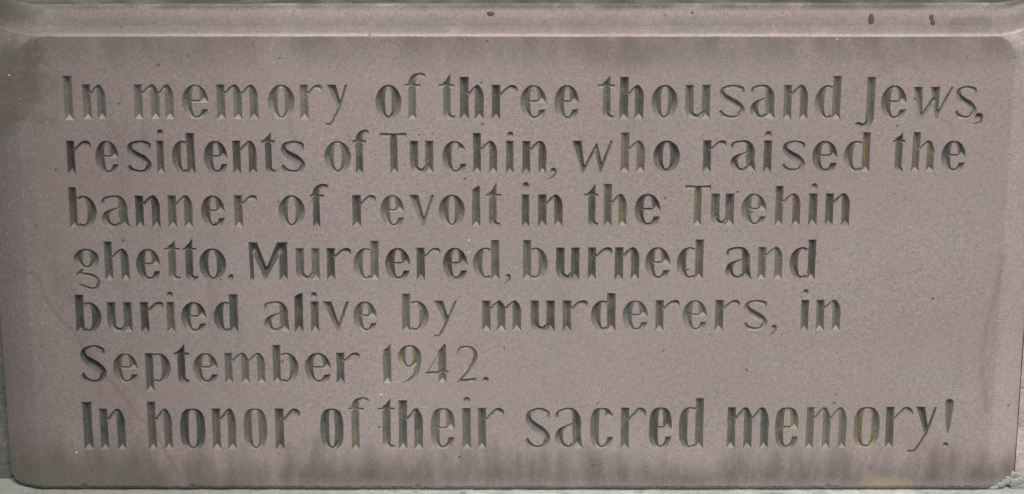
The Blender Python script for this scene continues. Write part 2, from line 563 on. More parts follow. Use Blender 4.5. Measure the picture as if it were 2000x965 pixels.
        cl, crr, fr = o['cl'], o['cr'], o['fr']
        P += [[(0, .14 * H), (w, .20 * H), (w, .6 * H), (w, A), (w * .72, A - 7), (w * .35, H + 8.5), (-1.5, H + 3.5), (0, H)]]
        P += [[(cl, H + 1.2), (crr, H + 1.2), (crr + .5, H - 5.5), (w, H - 6.5), (0, H - 6.5), (cl + .8, H - 5)]]
        P += ribbon([(w * .5, .22 * H, w), (w * .54, .12 * H, w * .92), (w * .95, .065 * H, hv * 1.7), (fr - 1, .075 * H, h * .7)])
    elif ch == 'f':
        cl, crr, hr = o['cl'], o['cr'], o['fr']
        P += stem(0, w, 0, H)
        P += ribbon([(w * .5, .9 * H, w), (w * .5, H + 4, w * .98), (w * .78, H + (A - H) * .62, w * .8), (w + (hr - w) * .42, A - hv * .5, hv * 1.15), (hr - 3, A - (A - H) * .26, hv * 1.3), (hr, A - (A - H) * .42, 2)])
        P += [[(cl, H + 1.5), (crr, H + 1.5), (crr + .5, H - 5.5), (w, H - 6.5), (0, H - 6.5), (cl + .8, H - 5)]]
    elif ch == 'v':
        vx = .56 * w
        P += [[(0, H), (S * 1.12, H), (vx + 3.5, .18 * H), (vx + 1.3, 0), (vx - 1.3, 0)]]
        P += [[(w - 6.5, H - .5), (w, H), (vx + 1.3, 0), (vx - 1.6, .16 * H)]]
    elif ch == 'w':
        v1, v2, pk, st = o['v1'] * w, o['v2'] * w, o['pk'] * w, o['st']
        P += [[(0, H), (S * 1.12, H), (v1 + 3.2, .2 * H), (v1 + 1.3, 0), (v1 - 1.3, 0)]]
        P += [[(w - 5.5, H), (w, H), (v2 + 1.3, 0), (v2 - 1.6, .16 * H)]]
        if st:          # second heavy stroke reaches the top line
            P += [[(pk, H), (pk + S * 1.15, H), (v2 + 3.2, .2 * H), (v2 + 1.3, 0), (v2 - 1.3, 0)]]
            P += [[(v1 - 1.5, .1 * H), (v1 + 1.3, 0), (pk + S * .8, .55 * H), (pk + S * .35, .72 * H)]]
        else:
            P += [[(pk - 2.5, .86 * H), (pk + 1.5, .96 * H), (v2 + 4, .2 * H), (v2 + 1.3, 0), (v2 - 1.3, 0), (pk - 3, .70 * H)]]
            P += [[(v1 - 1.5, .1 * H), (v1 + 1.3, 0), (pk + 2.5, .80 * H), (pk + 1.5, .96 * H), (pk - 2, .88 * H)]]
    elif ch == 'y':
        vx = o.get('vx', .60) * w
        vy = o.get('vy', .30) * H
        tx, ty = o.get('tx', -.02) * w, o.get('ty', -.20) * H
        P += [[(0, H), (S * 1.12, H), (vx + 4, vy + .14 * H), (vx + 1, vy - 3), (vx - 2.2, vy)]]
        P += [[(w - 5.5, H), (w, H), (vx + 2.2, vy), (vx - .5, vy - 6), (vx - 3.2, vy)]]
        P += ribbon([(vx, vy + 2, 5.5), (vx - (vx - tx) * .34, vy + (ty - vy) * .52, 4.8), (vx - (vx - tx) * .62, vy + (ty - vy) * .92, 5.0), (tx + 4, ty + 1.5, 6.0), (tx, ty + 4.5, 1.5)])
    elif ch == 'g':
        P += bowl(0, w, .355 * H, H, S * .98, S * .95)
        P += [[(.40 * w, .375 * H), (.27 * w, .37 * H), (.02 * w, .15 * H), (.08 * w, .10 * H), (.30 * w, .21 * H)]]
        P += ribbon([(.05 * w, .125 * H, 3), (.30 * w, .19 * H, hv * 1.0), (.70 * w, .13 * H, hv * 1.35), (.93 * w, -.03 * H, S * .45), (.86 * w, -.21 * H, h * 1.1), (.66 * w, -.275 * H, hv), (.36 * w, -.20 * H, h * 1.15), (.15 * w, -.11 * H, 2)])
    elif ch == 'T':
        s0, s1 = o['s0'], o['s1']
        P += stem(s0, s1, 0, A - 3)
        P += [[(0, A + 1), (w * .5, A - .5), (w, A + 1), (w - .3, A - 10.5), (w - 3.5, A - 8.5), (s1, A - 8), (s0, A - 8), (4, A - 8.5), (.8, A - 11)]]
    elif ch == 'J':
        s0, s1 = o['s0'], o['s1']
        c = (s0 + s1) / 2
        P += stem(s0, s1, .1 * H, A)
        P += ribbon([(c, .2 * H, S), (c - .8, -.02 * H, S * .98), (c - 5, -.15 * H, S * .8), (c - 15, -.19 * H, hv * 1.6), (4, -.165 * H, 4)])
        P += [[(0, -.15 * H), (7.5, -.06 * H), (c - 9, -.13 * H), (c - 12, -.22 * H)]]
    elif ch == 'M':
        P += [[(0, A), (S * 1.05, A), (.465 * w, .33 * A), (.475 * w, .12 * A), (.44 * w, .02 * A), (.395 * w, .03 * A), (.12 * w, .66 * A), (.125 * w, .3 * A), (.13 * w, 0), (.035 * w, -1), (.02 * w, .5 * A)]]
        P += [[(.44 * w, .02 * A), (.405 * w, .05 * A), (.45 * w, .33 * A), (.74 * w, 1.0 * A), (.86 * w, A), (.85 * w, .75 * A)]]
        P += stem(w - S * 1.02, w, 0, A)
    elif ch == '9':
        P += bowl(0, w * .97, .385 * A, A, S * .88, S * .98)
        P += ribbon([(w * .97 - S * .48, .68 * A, S * .98), (w * .97 - S * .55, .46 * A, S * .92), (w * .72, .22 * A, S * .62), (w * .46, .07 * A, 6.5), (w * .17, -.01 * A, 1.6)])
    elif ch == '4':
        s1 = w * .87
        s0 = s1 - S
        P += [[(s0, 0), (s1, 0), (s1, A), (s1 - 3, A + 2), (s0, .82 * A)]]
        P += [[(s1 - 3, A + 2), (s1, A - 4), (s0 + 1, .74 * A), (6.5, .30 * A), (0, .20 * A), (3, .28 * A)]]
        P += [[(2, .29 * A), (w, .325 * A), (w - 3, .245 * A), (s1, .215 * A), (0, .205 * A)]]
    elif ch == '2':
        P += ribbon([(0.01 * w, .77 * A, 1.8), (.18 * w, .91 * A, h * .95), (.52 * w, A - hv * .6, hv * 1.1), (.86 * w, .86 * A, S * .50), (.91 * w, .66 * A, S * .55), (.66 * w, .38 * A, 6.2), (.30 * w, .15 * A, 4.8), (0, 0.0, 1.6)])
        P += [[(0, 0), (.18 * w, .11 * A), (.35 * w, .10 * A), (w, .14 * A), (.92 * w, .015 * A), (.3 * w, -.01 * A)]]
    elif ch == ',':
        P += disc(w * .60, o['top'] - w * .40, w * .40, w * .42)
        P += ribbon([(w * .80, o['top'] - w * .46, w * .38), (w * .74, o['top'] - w * .95, 6.2), (w * .36, (o['top'] - w) * .35 + o['bot'] * .65, 4.2), (0, o['bot'], 1.6)])
    elif ch == '.':
        P += disc(w / 2, w / 2 * 1.05, w / 2, w / 2 * 1.1)
    elif ch == '!':
        P += disc(w / 2, A - w * .5, w / 2, w / 2 * 1.15)
        P += [[(0.2, A - w * .55), (w * .99, A - w * .55), (w * .72, A * .45), (w * .52, .30 * A), (w * .44, .30 * A), (w * .18, A * .5)]]
        dx, dy, r = o['dot']
        P += disc(dx, dy, r, r * 1.1)
    return P


def ccw(p):
    """counter-clockwise polygon; a crossed four-sided piece becomes its hull"""
    p = [(float(a), float(b)) for a, b in p]
    if len(p) == 4:
        q = sorted(set(p))
        def half(pts):
            h = []
            for c in pts:
                while len(h) > 1 and (h[-1][0] - h[-2][0]) * (c[1] - h[-2][1]) - (h[-1][1] - h[-2][1]) * (c[0] - h[-2][0]) <= 0:
                    h.pop()
                h.append(c)
            return h
        p = half(q)[:-1] + half(q[::-1])[:-1]
    a = sum(p[i][0] * p[(i + 1) % len(p)][1] - p[(i + 1) % len(p)][0] * p[i][1] for i in range(len(p)))
    return p if a > 0 else p[::-1]


def outline(polys):
    """union with a check: if the traced loops lose area, nudge the pieces and try again"""
    R_ = random.Random(5)
    for k in range(8):
        res, a_tri, a_loop = union(polys)
        if abs(a_tri - a_loop) < 3.0:
            break
        polys = [[(p[0] + R_.uniform(-.06, .06), p[1] + R_.uniform(-.06, .06)) for p in q] for q in polys]
    return res


def union(polys):
    """exact union of the polygons -> closed loops, resampled with a hand-cut waver"""
    vs, fs = [], []
    for p in polys:
        p = ccw(p)
        b = len(vs)
        vs += [Vector((float(a), float(c))) for a, c in p]
        fs.append(list(range(b, b + len(p))))
    V, E, F, ov, oe, of = delaunay_2d_cdt(vs, [], fs, 0, 0.02, True)
    de = set()
    a_tri = a_loop = 0.0
    VV = np.array([v[:] for v in V])
    CC = VV[np.array([list(f) for f in F])].mean(1)
    ok = np.zeros(len(CC), bool)
    for p in polys:
        q = np.array(ccw(p))
        m = np.where(np.all((CC > q.min(0)) & (CC < q.max(0)), axis=1) & ~ok)[0]
        if len(m):
            ok[m] = inside(CC[m], [q])
    for f, o_ in zip(F, ok):
        if o_:
            a = (V[f[1]] - V[f[0]]).cross(V[f[2]] - V[f[0]])
            a_tri += abs(a) / 2
            f = list(f) if a > 0 else list(f)[::-1]
            for i in range(3):
                de.add((f[i], f[(i + 1) % 3]))
    bd = {}
    for a, b in de:
        if (b, a) not in de:
            bd.setdefault(a, []).append(b)
    loops = []
    while bd:
        s = next(iter(bd))
        lp, c = [], s
        while c in bd:
            lp.append(c)
            nx = bd[c].pop()
            if not bd[c]:
                del bd[c]
            c = nx
            if c == s:
                break
        if len(lp) > 2:
            loops.append([np.array(V[i][:]) for i in lp])
    res = []
    for lp in loops:
        a = 0.5 * sum(lp[i][0] * lp[(i + 1) % len(lp)][1] - lp[(i + 1) % len(lp)][0] * lp[i][1] for i in range(len(lp)))
        a_loop += a
        if abs(a) < 2.5:
            continue
        # drop crowded points, then subdivide long runs
        q = []
        for p in lp:
            if q and np.linalg.norm(p - q[-1]) < 0.8:
                continue
            q.append(p)
        while len(q) > 3 and np.linalg.norm(q[0] - q[-1]) < 0.8:
            q.pop()
        out = []
        for i, p in enumerate(q):
            n = q[(i + 1) % len(q)]
            L = np.linalg.norm(n - p)
            k = max(1, int(L / 3.2))
            for j in range(k):
                out.append(p + (n - p) * j / k)
        res.append(np.array(out))
    return res, a_tri, a_loop


def inside(P, loops):
    c = np.zeros(len(P), int)
    for lp in loops:
        x, y = lp[:, 0], lp[:, 1]
        x2, y2 = np.roll(x, -1), np.roll(y, -1)
        px, py = P[:, 0][:, None], P[:, 1][:, None]
        cond = (y[None] > py) != (y2[None] > py)
        xi = (x2 - x)[None] * (py - y[None]) / np.where(y2 == y, 1e-9, y2 - y)[None] + x[None]
        c += (cond & (px < xi)).sum(1)
    return c % 2 == 1


def segdist(P, loops):
    A = np.concatenate(loops)
    B = np.concatenate([np.roll(l, -1, 0) for l in loops])
    D = B - A
    L = (D * D).sum(1) + 1e-12
    t = ((P[:, None, :] - A[None]) * D[None]).sum(2) / L[None]
    t = np.clip(t, 0, 1)
    Q = A[None] + t[..., None] * D[None] - P[:, None, :]
    return np.sqrt((Q * Q).sum(2).min(1))


SLOPE = 1.12
GROUPS = {}


def carve(loops, name, parent, X0, Z0):
    """a V-cut letter: walls fall from the outline to the middle line; loops in U units round (X0, Z0)"""
    allp = np.concatenate(loops)
    lo, hi = allp.min(0), allp.max(0)
    st = 1.25
    gx, gy = np.meshgrid(np.arange(lo[0] + .4, hi[0], st), np.arange(lo[1] + .4, hi[1], st * .9))
    gx[1::2] += st / 2
    P = np.stack([gx.ravel(), gy.ravel()], 1)
    P = P[inside(P, loops)]
    D = segdist(P, loops)
    # pull points towards the middle line where they are close to it, so that the valley is crisp
    e = 0.35
    gxv = (segdist(P + [e, 0], loops) - segdist(P - [e, 0], loops)) / (2 * e)
    gyv = (segdist(P + [0, e], loops) - segdist(P - [0, e], loops)) / (2 * e)
    gm = np.hypot(gxv, gyv)
    # for points still on a slope: climb by a trial step and keep the best
    best, bd = P.copy(), D.copy()
    gn = np.stack([gxv, gyv], 1) / np.maximum(gm, 1e-3)[:, None]
    for s in (.15, .3, .45, .6):
        Q = P + gn * s
        d = segdist(Q, loops)
        gain = (d - D) < s * 0.93          # crossing the ridge: stop before it
        # ridge lies where climbing stops paying off
        m = gain & (d > bd)
        best[m], bd[m] = Q[m], d[m]
    P, D = best, bd
    k = D > 0.55
    P, D = P[k], D[k]
    vs = [Vector(p) for p in allp] + [Vector(p) for p in P]
    es = []
    b = 0
    for lp in loops:
        n = len(lp)
        es += [(b + i, b + (i + 1) % n) for i in range(n)]
        b += n
    V, E, F, ov, oe, of = delaunay_2d_cdt(vs, es, [], 0, 1e-4, True)
    VA = np.array([v[:] for v in V])
    depth = np.zeros(len(V))
    nb = len(allp)
    for i, src in enumerate(ov):
        if src and min(src) >= nb:
            depth[i] = D[src[0] - nb]
    FA = np.array([f for f in F])
    C = VA[FA].mean(1)
    FA = FA[inside(C, loops)]
    verts = []
    for i in range(len(VA)):
        x, z = X0 + VA[i, 0] * U, Z0 + VA[i, 1] * U
        jit = noise.noise(Vector((x * 180, z * 60, 3.0))) * 0.05 + 1.0
        verts.append((x - X0, back(x, z) - back(X0, Z0) + depth[i] * SLOPE * U * jit, z - Z0))
    faces = []
    for f in FA:
        a = (VA[f[1]] - VA[f[0]])
        c = (VA[f[2]] - VA[f[0]])
        f = list(f) if a[0] * c[1] - a[1] * c[0] > 0 else list(f)[::-1]
        faces.append(f)
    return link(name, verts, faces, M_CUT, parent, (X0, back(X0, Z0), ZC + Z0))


# ------------------------------------------------------------------ the inscription, measured on the stone
# (character, left, right[, extras]); t and f: left/right of stem, then bar left, bar right, foot or hook right, top
LINES = [
    dict(b=(233, 233), x=(165, 166), a=(150, 150), S=15.3, t=[
        ('I', 125, 142.5, dict(top=148, bot=235)), ('n', 161.5, 206), ('m', 261.5, 339, dict(mid=.53)), ('e', 355.4, 407), ('m', 423, 504, dict(mid=.505)),
        ('o', 522.7, 575.3), ('r', 586, 628.6), ('y', 637, 679, dict(vx=.60, vy=.30, tx=-.06, ty=-.17)),
        ('o', 732.9, 783.9), ('f', 797.5, 813, (790, 822, 831, 142.5)), ('t', 865.8, 880.5, (857, 887, 890, 142.5)), ('h', 898, 944.7), ('r', 960.3, 1010.2),
        ('e', 1016, 1067.3), ('e', 1082.3, 1130.4), ('t', 1177.5, 1192.6, (1168, 1201.6, 1201, 145)), ('h', 1209.8, 1257), ('o', 1272, 1323.3), ('u', 1338, 1387),
        ('s', 1403, 1455.6), ('a', 1464.6, 1515, dict(body=1512)), ('n', 1530.7, 1578), ('d', 1591.5, 1641.9, dict(top=148)),
        ('J', 1668.5, 1708.3, dict(s=(1691.8, 1708.3), bot=233)), ('e', 1721, 1771.4), ('w', 1782, 1861.6, dict(v1=.22, v2=.60, pk=.425, st=True, xt=169.5)),
        ('s', 1865.3, 1908, dict(xt=168)), (',', 1901.4, 1922.4, dict(y=(220.6, 242.4)))]),
    dict(b=(339.5, 335.5), x=(275, 274.5), a=(260.6, 258), S=14.6, t=[
        ('r', 131, 178), ('e', 186.4, 232), ('s', 247, 296), ('i', 306, 320.4, (312, 259, 6)), ('d', 336, 381), ('e', 398, 444), ('n', 454.5, 501),
        ('t', 518, 531, (509, 537, 540, 256)), ('s', 548, 596), ('o', 633.6, 685.6), ('f', 694.5, 709, (688, 715, 721, 253)),
        ('T', 742.4, 795, dict(s=(762, 777), top=260)), ('u', 800.4, 846.4), ('c', 864, 912), ('h', 924, 971), ('i', 988, 1003, (996.5, 263, 6.5)),
        ('n', 1020, 1067), (',', 1071, 1088, dict(y=(327, 350))), ('w', 1117, 1197, dict(v1=.27, v2=.70, pk=.59, st=False)),
        ('h', 1212, 1259.6), ('o', 1276, 1328), ('r', 1373, 1418), ('a', 1426.4, 1477, dict(body=1474)), ('i', 1491, 1507, (1500.4, 263, 7)),
        ('s', 1526, 1573), ('e', 1587, 1635.6), ('d', 1648, 1699), ('t', 1748, 1762, (1744, 1768, 1765, 256)), ('h', 1781, 1824), ('e', 1838.6, 1886)]),
    dict(b=(444.8, 440), x=(382.3, 377.5), a=(365.6, 362), S=15.2, t=[
        ('b', 135, 189), ('a', 198, 257, dict(body=249)), ('n', 264.5, 312.5), ('n', 328, 376), ('e', 392.4, 439), ('r', 457.5, 502),
        ('o', 543.6, 595.6), ('f', 611, 625, (604.5, 633, 642, 359)), ('r', 688, 733), ('e', 743, 790), ('v', 798, 849), ('o', 856.6, 908),
        ('l', 922, 938, dict(top=363)), ('t', 955, 970, (948, 979, 978, 354.6)), ('i', 1019, 1034, (1027.6, 362, 7)), ('n', 1051, 1099),
        ('t', 1149, 1163, (1140.6, 1169, 1170, 357)), ('h', 1179, 1224, dict(top=359)), ('e', 1239, 1290), ('T', 1337, 1388, dict(s=(1355, 1370), top=363)),
        ('u', 1388.5, 1433.6), ('e', 1448, 1497), ('h', 1514, 1563, dict(top=363.6)), ('i', 1579, 1596, (1591, 364.6, 6.5)), ('n', 1611.6, 1659.4)]),
    dict(b=(547.4, 545), x=(485.6, 482), a=(471.6, 467), S=15.0, t=[
        ('g', 144.4, 194.4), ('h', 204.4, 252.4), ('e', 266, 313), ('t', 329, 344, (320, 351, 354, 467)), ('t', 362.4, 377, (356, 383.6, 386, 464.4)),
        ('o', 389, 442), ('.', 444, 456), ('M', 485.6, 561.6, dict(top=473)), ('u', 577.4, 624.4), ('r', 638.4, 685), ('d', 690, 739.6),
        ('e', 752, 801), ('r', 813.6, 860), ('e', 865, 913), ('d', 923.6, 975.6), (',', 984.4, 998, dict(y=(535, 555.6))), ('b', 1021.6, 1070),
        ('u', 1085.6, 1131.6), ('r', 1148, 1195.6), ('n', 1200.4, 1248.4), ('e', 1260, 1309), ('d', 1321.6, 1373.6, dict(top=468)),
        ('a', 1417, 1470, dict(body=1465)), ('n', 1480, 1528), ('d', 1541, 1592.4, dict(top=468))]),
    dict(b=(649, 645), x=(590, 585), a=(575.4, 571), S=15.4, t=[
        ('b', 147.6, 198), ('u', 209.6, 258), ('r', 275, 320), ('i', 326, 341.6, (332, 575.4, 6.5)), ('e', 353.6, 403), ('d', 417, 465),
        ('a', 515.6, 566, dict(body=563)), ('l', 575, 592, dict(top=572)), ('i', 607, 623, (613, 576.4, 6.5)), ('v', 630.4, 683), ('e', 690.4, 736),
        ('b', 785, 837), ('y', 847, 893, dict(vx=.55, vy=.28, tx=.02, ty=-.18)), ('m', 941.6, 1018, dict(mid=.49)), ('u', 1036, 1083.6), ('r', 1099, 1147),
        ('d', 1154, 1202.4), ('e', 1216, 1265.6), ('r', 1280, 1326), ('e', 1333.4, 1381), ('r', 1396, 1444), ('s', 1452, 1499),
        (',', 1504, 1518.4, dict(y=(634, 656))), ('i', 1564, 1579, (1573.6, 570, 6)), ('n', 1594, 1641.6)]),
    dict(b=(748, 747.5), x=(690, 685), a=(674, 672), S=14.8, t=[
        ('S', 157, 207.6, dict(top=674)), ('e', 221, 269), ('p', 284, 333.6, dict(desc=764)), ('t', 347, 362, (339, 369, 371, 669.6)), ('e', 377, 425.6),
        ('m', 439, 517.6, dict(mid=.51)), ('b', 533, 583.6), ('e', 595, 646.4), ('r', 657, 702.4), ('1', 747.5, 764.4, dict(top=669)),
        ('9', 777, 824.4, dict(top=673.6)), ('4', 831, 878, dict(top=673)), ('2', 892, 932, dict(top=675)), ('.', 942.5, 955)]),
    dict(b=(878.5, 875), x=(798.6, 795), a=(785.5, 776), S=15.8, sq=1.0, t=[
        ('I', 163, 181), ('n', 195.6, 245), ('h', 289, 336.6), ('o', 351.6, 401), ('n', 414.4, 461), ('o', 476, 522), ('r', 537.6, 586),
        ('o', 625.6, 671), ('f', 686.4, 702, (679.6, 711, 720, 775.6)), ('t', 747, 763, (737, 770, 772, 777)), ('h', 778.4, 825.6), ('e', 841, 888.4),
        ('i', 903, 920, (912, 781.6, 7)), ('r', 933, 984.4), ('s', 1025, 1075), ('a', 1084, 1141, dict(body=1135)), ('c', 1152, 1199), ('r', 1212.4, 1260.4),
        ('e', 1267.4, 1312), ('d', 1326, 1374), ('m', 1420, 1501, dict(mid=.5)), ('e', 1513.6, 1559.6), ('m', 1574, 1653, dict(mid=.505)),
        ('o', 1667, 1717.6), ('r', 1730, 1782), ('y', 1788, 1829, dict(vx=.52, vy=.32, tx=-.32, ty=-.10)), ('!', 1843, 1860.6, dict(top=780, dot=(1847, 869.5, 6)))]),
]
NAMES = {',': 'comma', '.': 'full_stop', '!': 'exclamation_mark'}

tablet = bpy.data.objects.new("memorial_tablet", None)
tablet.empty_display_size = 0.1
tablet.location = (0, 0.05, ZC + ZB)
COL.objects.link(tablet)
tablet["label"] = "pinkish red sandstone tablet carved with seven lines of V-cut lettering under a hollow moulding"
tablet["category"] = "memorial tablet"

rng = random.Random(3)
holes = []
for L in LINES:
    def lin(pr, u):
        return pr[0] + (pr[1] - pr[0]) * (u - 140) / 1560.0
    for it in L['t']:
        ch, u0, u1 = it[:3]
        ex = it[3] if len(it) > 3 else {}
        uc = (u0 + u1) / 2
        vb, vx, va = lin(L['b'], uc), lin(L['x'], uc), lin(L['a'], uc)
        o = {'sq': L.get('sq', 0.0)}
        if isinstance(ex, dict):
            va = ex.get('top', va)
            vx = ex.get('xt', vx)
            vb = ex.get('bot', vb)
        vm = (vb + vx) / 2
        X0, X1 = slab(u0, vm)[0], slab(u1, vm)[0]
        Zb, Zx, Za = slab(uc, vb)[1], slab(uc, vx)[1], slab(uc, va)[1]
        ux = lambda u, v=vm: (slab(u, v)[0] - X0) / U
        uz = lambda v: (slab(uc, v)[1] - Zb) / U
        w, H, A = (X1 - X0) / U, (Zx - Zb) / U, (Za - Zb) / U
        if isinstance(ex, tuple) and ch == 'i':
            o['dot'] = (ux(ex[0], ex[1]), uz(ex[1]), ex[2])
        elif isinstance(ex, tuple):
            o['cl'], o['cr'], o['fr'] = ux(ex[0], vx), ux(ex[1], vx), ux(ex[2], vm)
            A = (slab(uc, ex[3])[1] - Zb) / U
        else:
            for k in ('mid', 'vx', 'vy', 'tx', 'ty', 'v1', 'v2', 'pk', 'st'):
                if k in ex:
                    o[k] = ex[k]
            if 'body' in ex:
                o['body'] = ux(ex['body'])
            if 's' in ex:
                o['s0'], o['s1'] = ux(ex['s'][0]), ux(ex['s'][1])
            if 'desc' in ex:
                o['desc'] = uz(ex['desc'])
            if 'y' in ex:
                o['top'], o['bot'] = uz(ex['y'][0]), uz(ex['y'][1])
            if 'dot' in ex:
                o['dot'] = (ux(ex['dot'][0], ex['dot'][1]), uz(ex['dot'][1]), ex['dot'][2])
        S = L['S'] * 1.05 * (1 + rng.uniform(-.04, .04)) * (1.03 if uc < 1500 else 0.98)
        hl = 6.0 + rng.uniform(-.5, .6)
        polys = glyph(ch, w, H, A, S, hl, o)
        sh = rng.uniform(-.008, .008)
        polys = [[(p[0] + p[1] * sh, p[1]) for p in q] for q in polys]
        loops = outline(polys)
        ph = rng.uniform(0, 100)
        SLOPE = 1.08 + rng.uniform(-.22, .16)
        for lp in loops:
            for k in range(len(lp)):
                a = Vector((lp[k][0] * .16 + ph, lp[k][1] * .16, 0))
                lp[k][0] += noise.noise(a) * .55 + rng.uniform(-.14, .14)
                lp[k][1] += noise.noise(a + Vector((31, 7, 0))) * .45 + rng.uniform(-.10, .10)
        name = NAMES.get(ch, 'digit' if ch.isdigit() else 'letter')
        dots = []
        if 'dot' in o and len(loops) > 1:
            dots = [lp for lp in loops if np.linalg.norm(lp.mean(0) - np.array(o['dot'][:2])) < 5]
        body = carve([lp for lp in loops if not any(lp is d_ for d_ in dots)], name, tablet, X0, Zb)
        for d_ in dots:
            carve([d_], 'dot', body, X0, Zb)
        holes.append([lp * U + [X0, Zb] for lp in loops])

# ------------------------------------------------------------------ carved face sheet with the letter openings
def lower_edge(x):
    z = ZB + 0.0008 * noise.noise(Vector((x * 30, 0, 0))) + 0.0005 * noise.noise(Vector((x * 120, 5, 0)))
    r = 0.030
    d = (XE_L + r) - x
    if d > 0:
        z += 0.55 * (r - math.sqrt(max(r * r - d * d, 0)))
    r = 0.008
    d = x - (XE_R - r)
    if d > 0:
        z += r - math.sqrt(max(r * r - d * d, 0))
    return z


bx = np.concatenate([[XE_L], np.linspace(XE_L + .0008, XE_R - .0008, 260), [XE_R]])
bottom = [(x, lower_edge(x)) for x in bx]
right = [(XE_R, z) for z in np.linspace(bottom[-1][1], ZR, 80)[1:]]
topl = [(x, ZR) for x in bx[::-1][1:]]
left = [(XE_L, z) for z in np.linspace(ZR, bottom[0][1], 80)[1:-1]]
border = np.array(bottom + right + topl + left)
vs = [Vector(p) for p in border]
es = [(i, (i + 1) % len(border)) for i in range(len(border))]
boxes = []
for hl in holes:
    allp = np.concatenate(hl)
    boxes.append((allp.min(0), allp.max(0)))
    for lp in hl:
        b = len(vs)
        vs += [Vector(p) for p in lp]
        es += [(b + i, b + (i + 1) % len(lp)) for i in range(len(lp))]
BLO = np.array([b[0] for b in boxes]) - 0.001
BHI = np.array([b[1] for b in boxes]) + 0.001
st = 0.0072
for i, x in enumerate(np.arange(XE_L + .004, XE_R - .003, st)):
    for j, z in enumerate(np.arange(ZB + .010, ZR - .003, st)):
        p = np.array((x + (st / 2 if j % 2 else 0), z))
        if p[0] > XE_R - .003 or np.any(np.all((p > BLO) & (p < BHI), axis=1)):
            continue
        vs.append(Vector(p))
# finer rows along the crease of the side dressing and the arris
for x in (XI_L, XI_R, XI_L + .0015, XI_R - .0015):
    for z in np.arange(ZB + .008, ZR - .03, .006):
        vs.append(Vector((x, z)))
for a in np.linspace(0, math.pi / 2, 14):
    for s, xc, r in ((1, XI_R - .024, .024), (-1, XI_L + .034, .034)):
        vs.append(Vector((xc + s * r * math.cos(a), ZR - r + (r - .0002) * math.sin(a))))
for x in bx[1:-1:2]:
    for dz in (.0015, .0035, .006):
        vs.append(Vector((x, max(lower_edge(x), ZB) + dz)))
V, E, F, ov, oe, of = delaunay_2d_cdt(vs, es, [], 0, 1e-6, True)
VA = np.array([v[:] for v in V])
FA = np.array([list(f) for f in F])
C = VA[FA].mean(1)
keep = inside(C, [border])
for hl, (lo, hi) in zip(holes, boxes):
    idx = np.where(np.all((C >= lo) & (C <= hi), axis=1) & keep)[0]
    if len(idx):
        keep[idx[inside(C[idx], hl)]] = False
FA = FA[keep]
ex1, ex2 = VA[FA[:, 1]] - VA[FA[:, 0]], VA[FA[:, 2]] - VA[FA[:, 0]]
cr_ = ex1[:, 0] * ex2[:, 1] - ex1[:, 1] * ex2[:, 0]
FA = FA[np.abs(cr_) > 1e-12]
cr_ = cr_[np.abs(cr_) > 1e-12]
FA[cr_ < 0] = FA[cr_ < 0][:, ::-1]
verts = [(x, back(x, z), z + ZC) for x, z in VA]
faces = [list(map(int, f)) for f in FA]
# returns running back from the border
TH = 0.10
nb = len(verts)
ring = [(x, back(x, z), z) for x, z in border]
for k, dy in enumerate((0.004, TH)):
    for x, y, z in ring:
        verts.append((x, y + dy, z + ZC))
nr = len(ring)
base_ring = {}
for i, src in enumerate(ov):
    for s in src:
        if s < nr:
            base_ring[s] = i
rid = [base_ring[i] for i in range(nr)]
nbot = len(bottom) + len(right)
for i in list(range(0, nbot - 1)) + list(range(nbot + len(topl) - 2, nr)):
    j = (i + 1) % nr
    faces.append((rid[j], rid[i], nb + i, nb + j))
    faces.append((nb + j, nb + i, nb + nr + i, nb + nr + j))
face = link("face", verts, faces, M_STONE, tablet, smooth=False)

# ------------------------------------------------------------------ hollow moulding above the ridge
prof = [(0, 0), (.9, .3), (1.8, 2.2), (2.8, 5.0), (5.5, 7.8), (10, 10.6), (16, 13.2), (25, 15.2), (36, 17.0), (47, 18.8), (53, 20.0), (57, 21.6)]
xs = np.concatenate([np.linspace(XE_L, XI_L + .02, 24), np.linspace(XI_L + .02, XI_R - .02, 220)[1:-1], np.linspace(XI_R - .02, XE_R, 24)])


def lip(x):
    return 1.02 - 0.05 * (x / 0.6 + 1) * -0.5 + 0.012 * noise.noise(Vector((x * 14, 3, 0)))


verts, faces = [], []
np_ = len(prof)
for x in xs:
    wv = 0.5 * noise.noise(Vector((x * 25, 8, 0)))
    for k, (dz, dy) in enumerate(prof):
        f = lip(x)
        q = noise.noise(Vector((x * 60, dz * .2, 2))) * .28 * (k > 0) + noise.noise(Vector((x * 170, dz * .3, 9))) * (.45 if k < 5 else .15) * (k > 0)
        verts.append((x, back(x, ZR) + (dy * f + q + (wv * .5 if k > 1 else 0)) * U, ZC + ZR + (dz * f + (wv if k > 6 else 0)) * U))
for i in range(len(xs) - 1):
    for k in range(np_ - 1):
        a = i * np_ + k
        faces.append((a, a + np_, a + np_ + 1, a + 1))
n0 = len(verts)
for e, i in ((0, 0), (1, len(xs) - 1)):      # end returns
    ids = [i * np_ + k for k in range(np_)]
    b = len(verts)
    for q in ids:
        v = verts[q]
        verts.append((v[0], TH, v[2]))
    for k in range(np_ - 1):
        f = (ids[k], ids[k + 1], b + k + 1, b + k)
        faces.append(f if e else f[::-1])
link("moulding", verts, faces, M_STONE, tablet)

